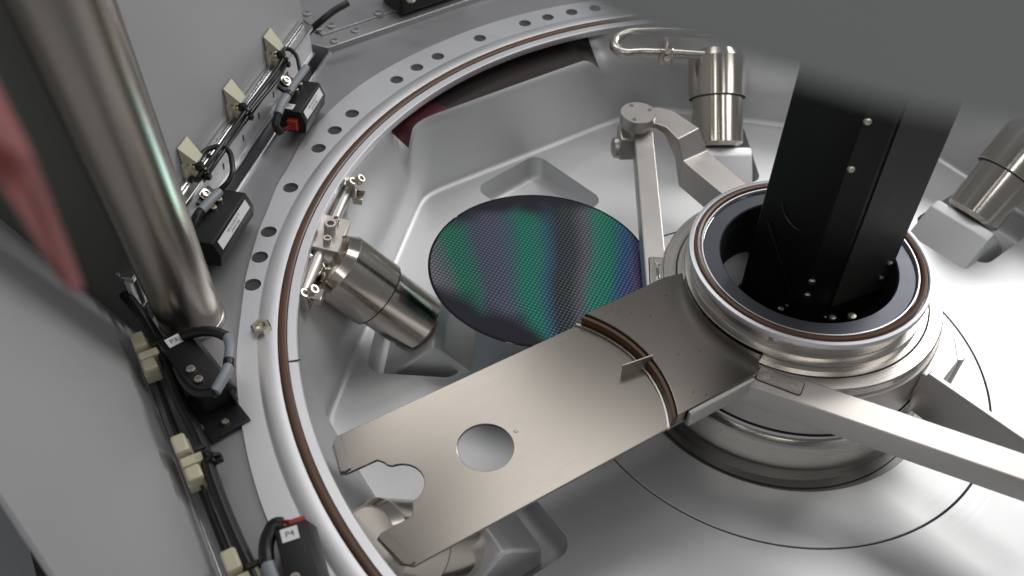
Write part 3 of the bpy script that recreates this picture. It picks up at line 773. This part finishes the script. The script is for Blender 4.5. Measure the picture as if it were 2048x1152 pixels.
cl1 = []
for q, lb_ in zip(clip_pts, clab):
    s_ = (q - p1o).dot(d1); p = p1o + d1 * s_ + Vector((0, 0, .243)) - n1 * .002
    clip(T(p) @ CM1 @ Matrix.Scale(.82, 4), lb_, 'cream cable clips'); cl1.append(p)
def clip_low(mw, label):
    t = thing('cable_clip', label, 'cable clip', mw=mw, group='cream cable clips')
    link('base', box(.060, .017, .014, T((0, -.003, .006)), .002), 'cream', t, True)
    link('saddle', box(.024, .015, .016, T((-.017, -.004, .018)), .003), 'cream', t, True)
    link('arm', box(.012, .026, .008, T((.004, .003, .016)), .0015), 'cream', t, True)
    link('foot', box(.018, .016, .012, T((.021, -.002, .016)), .003), 'cream', t, True)
    link('notch', box(.005, .012, .010, T((-.004, .012, .018)), .0005), 'dark', t, True)
    return t
CM2 = Matrix(((d2.x, -n2.x, 0, 0), (d2.y, -n2.y, 0, 0), (0, 0, 1, 0), (0, 0, 0, 1)))
for (px, py), lb_ in zip(((303, 725), (388, 935), (492, 1170)), ('cream clip just below the foot of the pole', 'cream clip on the left rail between two black sensors', 'cream clip cut by the bottom edge of the photo')):
    clip_low(T(at(px, py, .172)) @ CM2, lb_)

# cables along panel 1
def cz(p, dz=0., off=.0): return Vector((p.x, p.y, p.z + dz)) - n1 * off
up = [at(385, 372, .222), cl1[2] + Vector((0, 0, -.008)) - n1 * .018, cl1[1] + Vector((0, 0, -.006)) - n1 * .018, cl1[0] + Vector((0, 0, -.006)) - n1 * .018]
o = link('cable', tube(up + [at(572, 98, .240), at(590, 108, .236), at(599, 135, .225), at(603, 158, .216)], .0032, 12, 5), 'cable')
tag(o, 'black cable through the upper clips, looping over the rail end', 'cable')
o = link('cable', tube([p + Vector((0, 0, -.007)) - n1 * .003 for p in up] + [at(566, 108, .225)], .0028, 12, 5), 'cable')
tag(o, 'second thin black cable running just under the looped one', 'cable')
o = link('cable', tube([at(384, 368, .225), at(392, 335, .232), at(418, 298, .236), at(448, 296, .235), at(464, 325, .230), at(460, 358, .222), at(438, 382, .212)], .0036, 12, 6), 'cable')
tag(o, 'black cable arched in a hoop over the lower end of the rail', 'cable')
def strap(p, ax, label, r=.007, knob=None):
    t = thing('cable_tie', label, 'cable tie', p, group='black cable ties')
    link('band', lathe([(r * .7, -.002), (r, -.002), (r, .002), (r * .7, .002)], 24, mtx=frame(p, ax), close=True), 'cable', t)
    link('head', box(.008, .007, .007, frame(p + Vector(knob or (.006, -.004, -.006)), ax), .001), 'cable', t)
    link('tail', box(.003, .016, .0012, frame(p + Vector((-.006, .004, .006)), (0, 0, 1), d1), .0002), 'cable', t)
for p, lb_ in zip(cl1, ('black tie at the topmost cream clip', 'black tie at the middle cream clip of the rail', 'black tie at the clip beside the pole')):
    strap(p + Vector((0, 0, -.008)) - n1 * .018, d1, lb_)
# heavy cable along panel 2 with ties
pts = [at(228, 560, .20), at(300, 655, .19), at(330, 715, .186), at(360, 800, .186), at(400, 880, .186), at(432, 975, .186), at(470, 1070, .186), at(508, 1152, .186), at(540, 1230, .186)]
o = link('cable', tube(pts, .0068, 10, 6), 'cable'); tag(o, 'thick black cable running down the lower left past the cream clips', 'cable')
o = link('cable', tube([at(322, 790, .178), at(352, 868, .178), at(405, 975, .178), at(470, 1130, .178), at(490, 1180, .178)], .0018, 8, 4), 'cable'); tag(o, 'thin dark wire beside the thick cable in the lower left', 'cable')
strap(at(430, 918, .190), d2, 'black tie with round head beside the lower cream clip', .008, (.004, .0, .0))
strap(at(352, 712, .190), d2, 'black tie beside the cream clip below the pole', .008, (.004, 0, 0))

# =================================================================== SENSORS
def text_plate(parent, mtx, w_, h_, lines, size):
    """white label lying in the local xy plane of mtx"""
    l = sub(link('label', box(w_, h_, .0006, mtx, .0001, 1), 'label', parent, True)) if False else link('label', box(w_, h_, .0006, mtx, 0), 'label', parent, True)
    for i, s_ in enumerate(lines):
        y = ((len(lines) - 1) / 2 - i) * size * 1.15
        child('lettering', text(s_, size, mtx @ T((0, y, .0005))), 'ink', l)
    return l
def sensor(mw, label, L=.085, W=.042, H=.040, side=None, top=None, plug=True, plug_end=-1):
    """black sensor; local x along its length, y towards the ring, z up; origin at bottom centre"""
    t = thing('sensor', label, 'sensor', mw=mw, group='black sensor boxes on the deck')
    pr = round_poly([(-W / 2, 0), (W / 2 + .002, 0), (W / 2 + .006, H * .45), (W / 2 - .002, H), (-W / 2, H)], .002, 3)
    fr = Matrix(((0, 0, 1, 0), (1, 0, 0, 0), (0, 1, 0, 0), (0, 0, 0, 1)))
    link('housing', plate(pr, (), -L / 2, L / 2, .001, fr), 'boxblack', t, True)
    if side:
        a_ = Vector((W / 2 + .006, H * .45)); b_ = Vector((W / 2 - .002, H)); d_ = (b_ - a_).normalized(); c_ = (a_ + b_) / 2
        text_plate(t, frame((0, c_.x + .0008 * d_.y, c_.y - .0008 * d_.x), (0, d_.y, -d_.x), (1, 0, 0)), L * .82, H * .34, side, .0052)
    if top: text_plate(t, frame((plug_end * (L / 2 - .011), -.003, H + .0004), (0, 0, 1), (0, 1, 0)), .016, .014, [top], .0085)
    for dx in (.012, .030):
        link('screw', lathe([(.0048, 0), (.0048, .004), (.004, .005), (.0025, .005), (.002, .002), (0, .002)], 18, mtx=T((-plug_end * dx, -W * .22, H))), 'screw', t, True)
    if plug:
        link('connector', box(.012, .016, .018, T((plug_end * (L / 2 + .004), .006, H * .48)), .001), 'redp', t, True)
        for k in range(2):
            z0 = H * .42 + .004 * k
            link('wire', tube([(plug_end * (L / 2 + .010), .004, z0), (plug_end * (L / 2 + .017), -.008, z0 - .004), (plug_end * (L / 2 + .012), -.022, z0)], .0016, 8, 4), 'redw', t, True)
    return t
def smat(p, d, n): # x along d, y = n, z up
    d = Vector(d).normalized(); n = Vector((-d.y, d.x, 0))
    return Matrix(((d.x, n.x, 0, p.x), (d.y, n.y, 0, p.y), (0, 0, 1, p.z), (0, 0, 0, 1)))
LT = ['MID POINT', 'LL A DETECTOR']
# sensor by the rail end: long axis along the deck edge; +y of local must face the ring
sd = Vector((-d1.x, -d1.y, 0)); 
s1 = at(604, 228, .185)
def smat2(p, d, yv): d = Vector(d).normalized(); yv = Vector(yv).normalized(); return Matrix(((d.x, yv.x, 0, p.x), (d.y, yv.y, 0, p.y), (0, 0, 1, p.z), (0, 0, 0, 1)))
yv1 = -n1
sensor(smat2(Vector((s1.x, s1.y, .180)), d1, yv1) @ Matrix.Scale(.88, 4), 'black labelled sensor with red plug beside the panel edge', .088, .042, .042, LT, 'P1', True, 1)
s2 = at(444, 470, .185)
sensor(smat2(Vector((s2.x, s2.y, .180)), d1, yv1) @ Matrix.Scale(.90, 4), 'black sensor with white lettered label right beside the pole', .110, .042, .042, LT, None, False, 1)
s3d = (at(440, 800, .19) - at(355, 690, .19)).normalized()
s3 = at(394, 745, .19)
y3 = Vector((-s3d.y, s3d.x, 0))
sensor(smat2(Vector((s3.x, s3.y, .180)), s3d, y3), 'black sensor tagged P3 below the pole with looped cable', .100, .034, .030, None, 'P3', False, -1)
s4d = (at(612, 1200, .19) - at(585, 1090, .19)).normalized()
s4 = at(608, 1150, .19); y4 = Vector((-s4d.y, s4d.x, 0))
sensor(smat2(Vector((s4.x, s4.y, .175)), s4d, y4), 'black sensor tagged P4 with red plug at the bottom edge', .090, .032, .034, None, 'P4', True, -1)
# foot bracket below sensor P3
t = thing('sensor_bracket', 'black metal bracket with screws under the sensor tagged P3', 'bracket', at(430, 820, ZD))
link('foot_plate', box(.070, .046, .006, smat2(at(432, 822, .172), s3d, y3), .001), 'boxblack', t)
link('upright', box(.030, .004, .030, smat2(at(458, 785, .183), s3d, y3) @ Matrix.Rotation(R_(25), 4, 'Y'), .0006), 'boxblack', t)
for px, py in ((451, 846), (400, 858), (432, 800)): socket_screw('screw', t, T(at(px, py, .175)), .004, .004)
# brackets of the rail sensors
for (px, py), lb_ in (((568, 165), 'small black bracket holding the sensor at the rail end'), ((407, 392), 'small black bracket holding the sensor beside the pole')):
    c = at(px, py, .20)
    t = thing('sensor_bracket', lb_, 'bracket', c)
    link('ear', box(.036, .030, .005, frame(c, (Vector((0, 0, 1)) - n1 * .8), d1), .001), 'boxblack', t)
    link('washer_screw', lathe([(.0085, 0), (.0085, .0015), (.0055, .0015), (.0055, .005), (.003, .005), (.0025, .003), (0, .003)], 20, mtx=frame(c + Vector((0, 0, .003)) - n1 * .003, (Vector((0, 0, 1)) - n1 * .8), d1)), 'screw', t)
# sensor leads with grey heat shrink
def lead(paths, label):
    t = thing('sensor_lead', label, 'sensor lead', paths[0][1][0])
    for nm, pts_, r_, m_ in paths: link(nm, tube(pts_, r_, 10, 6), m_, t)
lead([('shrink_sleeve', [at(612, 135, .222), at(590, 166, .226), at(577, 188, .228)], .0055, 'shrink'), ('shrink_sleeve', [at(576, 190, .228), at(562, 212, .226), at(556, 228, .222)], .0062, 'shrink'),
      ('sheath', [at(556, 228, .222), at(552, 252, .212), at(562, 266, .200)], .0058, 'cable'), ('band', [at(579, 186, .2285), at(575, 192, .2285)], .0066, 'cable')],
     'grey sleeved lead bending round the sensor at the rail end')
lead([('shrink_sleeve', [at(438, 384, .222), at(420, 402, .224), at(402, 422, .224)], .0062, 'shrink'), ('sheath', [at(402, 422, .224), at(392, 440, .220), at(390, 462, .21)], .0064, 'cable')],
     'grey sleeved lead on the sensor beside the pole')
lead([('sheath', [at(366, 672, .212), at(395, 664, .218), at(430, 664, .222), at(455, 674, .220)], .0058, 'cable'), ('shrink_sleeve', [at(455, 674, .220), at(460, 690, .222), at(458, 722, .222)], .0058, 'shrink'),
      ('band', [at(458, 720, .222), at(457, 732, .222)], .0062, 'cable'), ('shrink_sleeve', [at(457, 732, .222), at(448, 752, .222), at(430, 784, .220)], .0058, 'shrink'), ('sheath', [at(430, 784, .220), at(400, 786, .214), at(372, 765, .208), at(356, 735, .20)], .0058, 'cable')],
     'looped black and grey lead around the sensor tagged P3')
lead([('sheath', [at(566, 1050, .206), at(552, 1050, .206), at(540, 1066, .204), at(533, 1090, .202), at(534, 1128, .200)], .0072, 'cable'), ('shrink_sleeve', [at(536, 1128, .200), at(544, 1150, .200), at(556, 1180, .200)], .0066, 'shrink'),
      ('wire', [at(566, 1050, .206), at(578, 1058, .204), at(588, 1076, .198)], .0020, 'redw'), ('wire', [at(566, 1053, .204), at(580, 1064, .202), at(591, 1080, .198)], .0018, 'cable')],
     'black and grey lead arching into the sensor tagged P4')

# =================================================================== BACKGROUND beyond the deck
t = thing('mounting_plate', 'grey mounting plate with screw heads beyond the deck corner', 'plate', at(700, 60, .175))
A0, A1 = at(656, 97, .178), at(1010, -24, .178); ad = Vector((A1 - A0)[:2]).normalized(); an_ = Vector((-ad.y, ad.x))
base = Vector(A0[:2]) + an_ * .002
pp = [base, base + ad * .62, base + ad * .62 + an_ * .30, base + an_ * .30 - ad * .04, base - ad * .035 + an_ * .06]
mpart = sub(link('plate_body', plate(round_poly([tuple(p) for p in pp], [.012, 0, 0, .01, .01], 5), (), .120, .178, .002), 'plate', t))
bp2 = [base + an_ * .036 + ad * .01, base + ad * .60 + an_ * .036, base + ad * .60 + an_ * .28, base + an_ * .28]
child('raised_sheet', plate([tuple(p) for p in bp2], (), .176, .1815, .0008), 'plate', mpart)
for px, py, z in ((663, 52, .182), (638, 58, .182), (712, 62, .178), (670, 83, .178), (757, 27, .182), (614, 28, .182)):
    child('screw', lathe([(.0085, 0), (.0075, .0025), (.004, .003), (.0035, .001), (0, .001)], 20, mtx=T(at(px, py, z))), 'plate', mpart)
c = at(868, 2, .19)
t = thing('black_box', 'black box standing on the plate at the top edge of the photo', 'box', c)
link('housing', box(.13, .07, .05, smat2(Vector((c.x, c.y, .207)) + Vector((an_.x, an_.y, 0)) * .035, (ad.x, ad.y, 0), (an_.x, an_.y, 0)), .006, 3), 'boxblack', t)
link('brass_nut', cyl(.008, .006, T(at(822, 2, .228)), 6), 'cream', t)
o = link('cable', tube([at(610, 70, .20), at(640, 44, .225), at(668, 22, .235), at(696, 6, .24)], .0055, 10, 6), 'cable')
tag(o, 'black cable end behind the grey panel at the top of the photo', 'cable')
structure(link('background_floor', plate([(-2.5, -.5), (-2.5, 3.5), (2.5, 3.5), (2.5, .3), (.92, .3), (.92, .96), (-.05, .985), (-.43, .71), (-.67, .53), (-.83, .10), (-.9, -.5)], (), .02, .06), 'plate'))

# =================================================================== FOREGROUND (out of focus)
lz = .905
edge_pts = [at(1095, -120, lz), at(1120, -25, lz), at(1148, 22, lz), at(1195, 64, lz), at(1295, 108, lz), at(1418, 138, lz), at(1600, 174, lz), at(1750, 208, lz), at(1905, 245, lz), at(2048, 286, lz), at(2300, 365, lz)]
e2 = []
for p, q in zip(edge_pts, edge_pts[1:]):                    # shallow flutes, added for light and dark bands across the face
    for k in range(8):
        m_ = p.lerp(q, k / 8); f_ = math.sin((m_.x + .36) * 95) * .0022
        e2.append((m_.x, m_.y + f_))
e2.append((edge_pts[-1].x, edge_pts[-1].y))
back = [(e2[-1][0] + .08, e2[-1][1] + .16), (e2[0][0] + .02, e2[0][1] + .10)]
o = link('lift_arm', plate(e2 + back, (), lz, 1.16, .004, smooth=50), 'lift')
tag(o, 'blurred grey green lift housing close to the lens, top right', 'lift housing')
# red tapered blob at the left edge
dist = .26
def near(px, py, d_): 
    v = RGT * ((px - 1024) / FPX) - UPV * ((py - 576) / FPX) + FWD
    return CAM + v * d_
W0 = [near(-110, 0, dist), near(-30, 170, dist), near(38, 305, dist), near(92, 440, dist + .02), near(146, 578, dist + .04), near(138, 582, dist + .04), near(85, 500, dist + .02), near(20, 390, dist), near(-90, 230, dist)]
nn = (W0[1] - W0[0]).cross(W0[-1] - W0[0]).normalized() * .008
n_ = len(W0)
me = me_from(W0 + [v + nn for v in W0], [tuple(range(n_)), tuple(reversed(range(n_, 2 * n_)))] + [(i, (i + 1) % n_, n_ + (i + 1) % n_, n_ + i) for i in range(n_)])
o = link('red_blob', me, 'redblob'); tag(o, 'blurred red tapered blob at the left edge of the photo', 'blob')
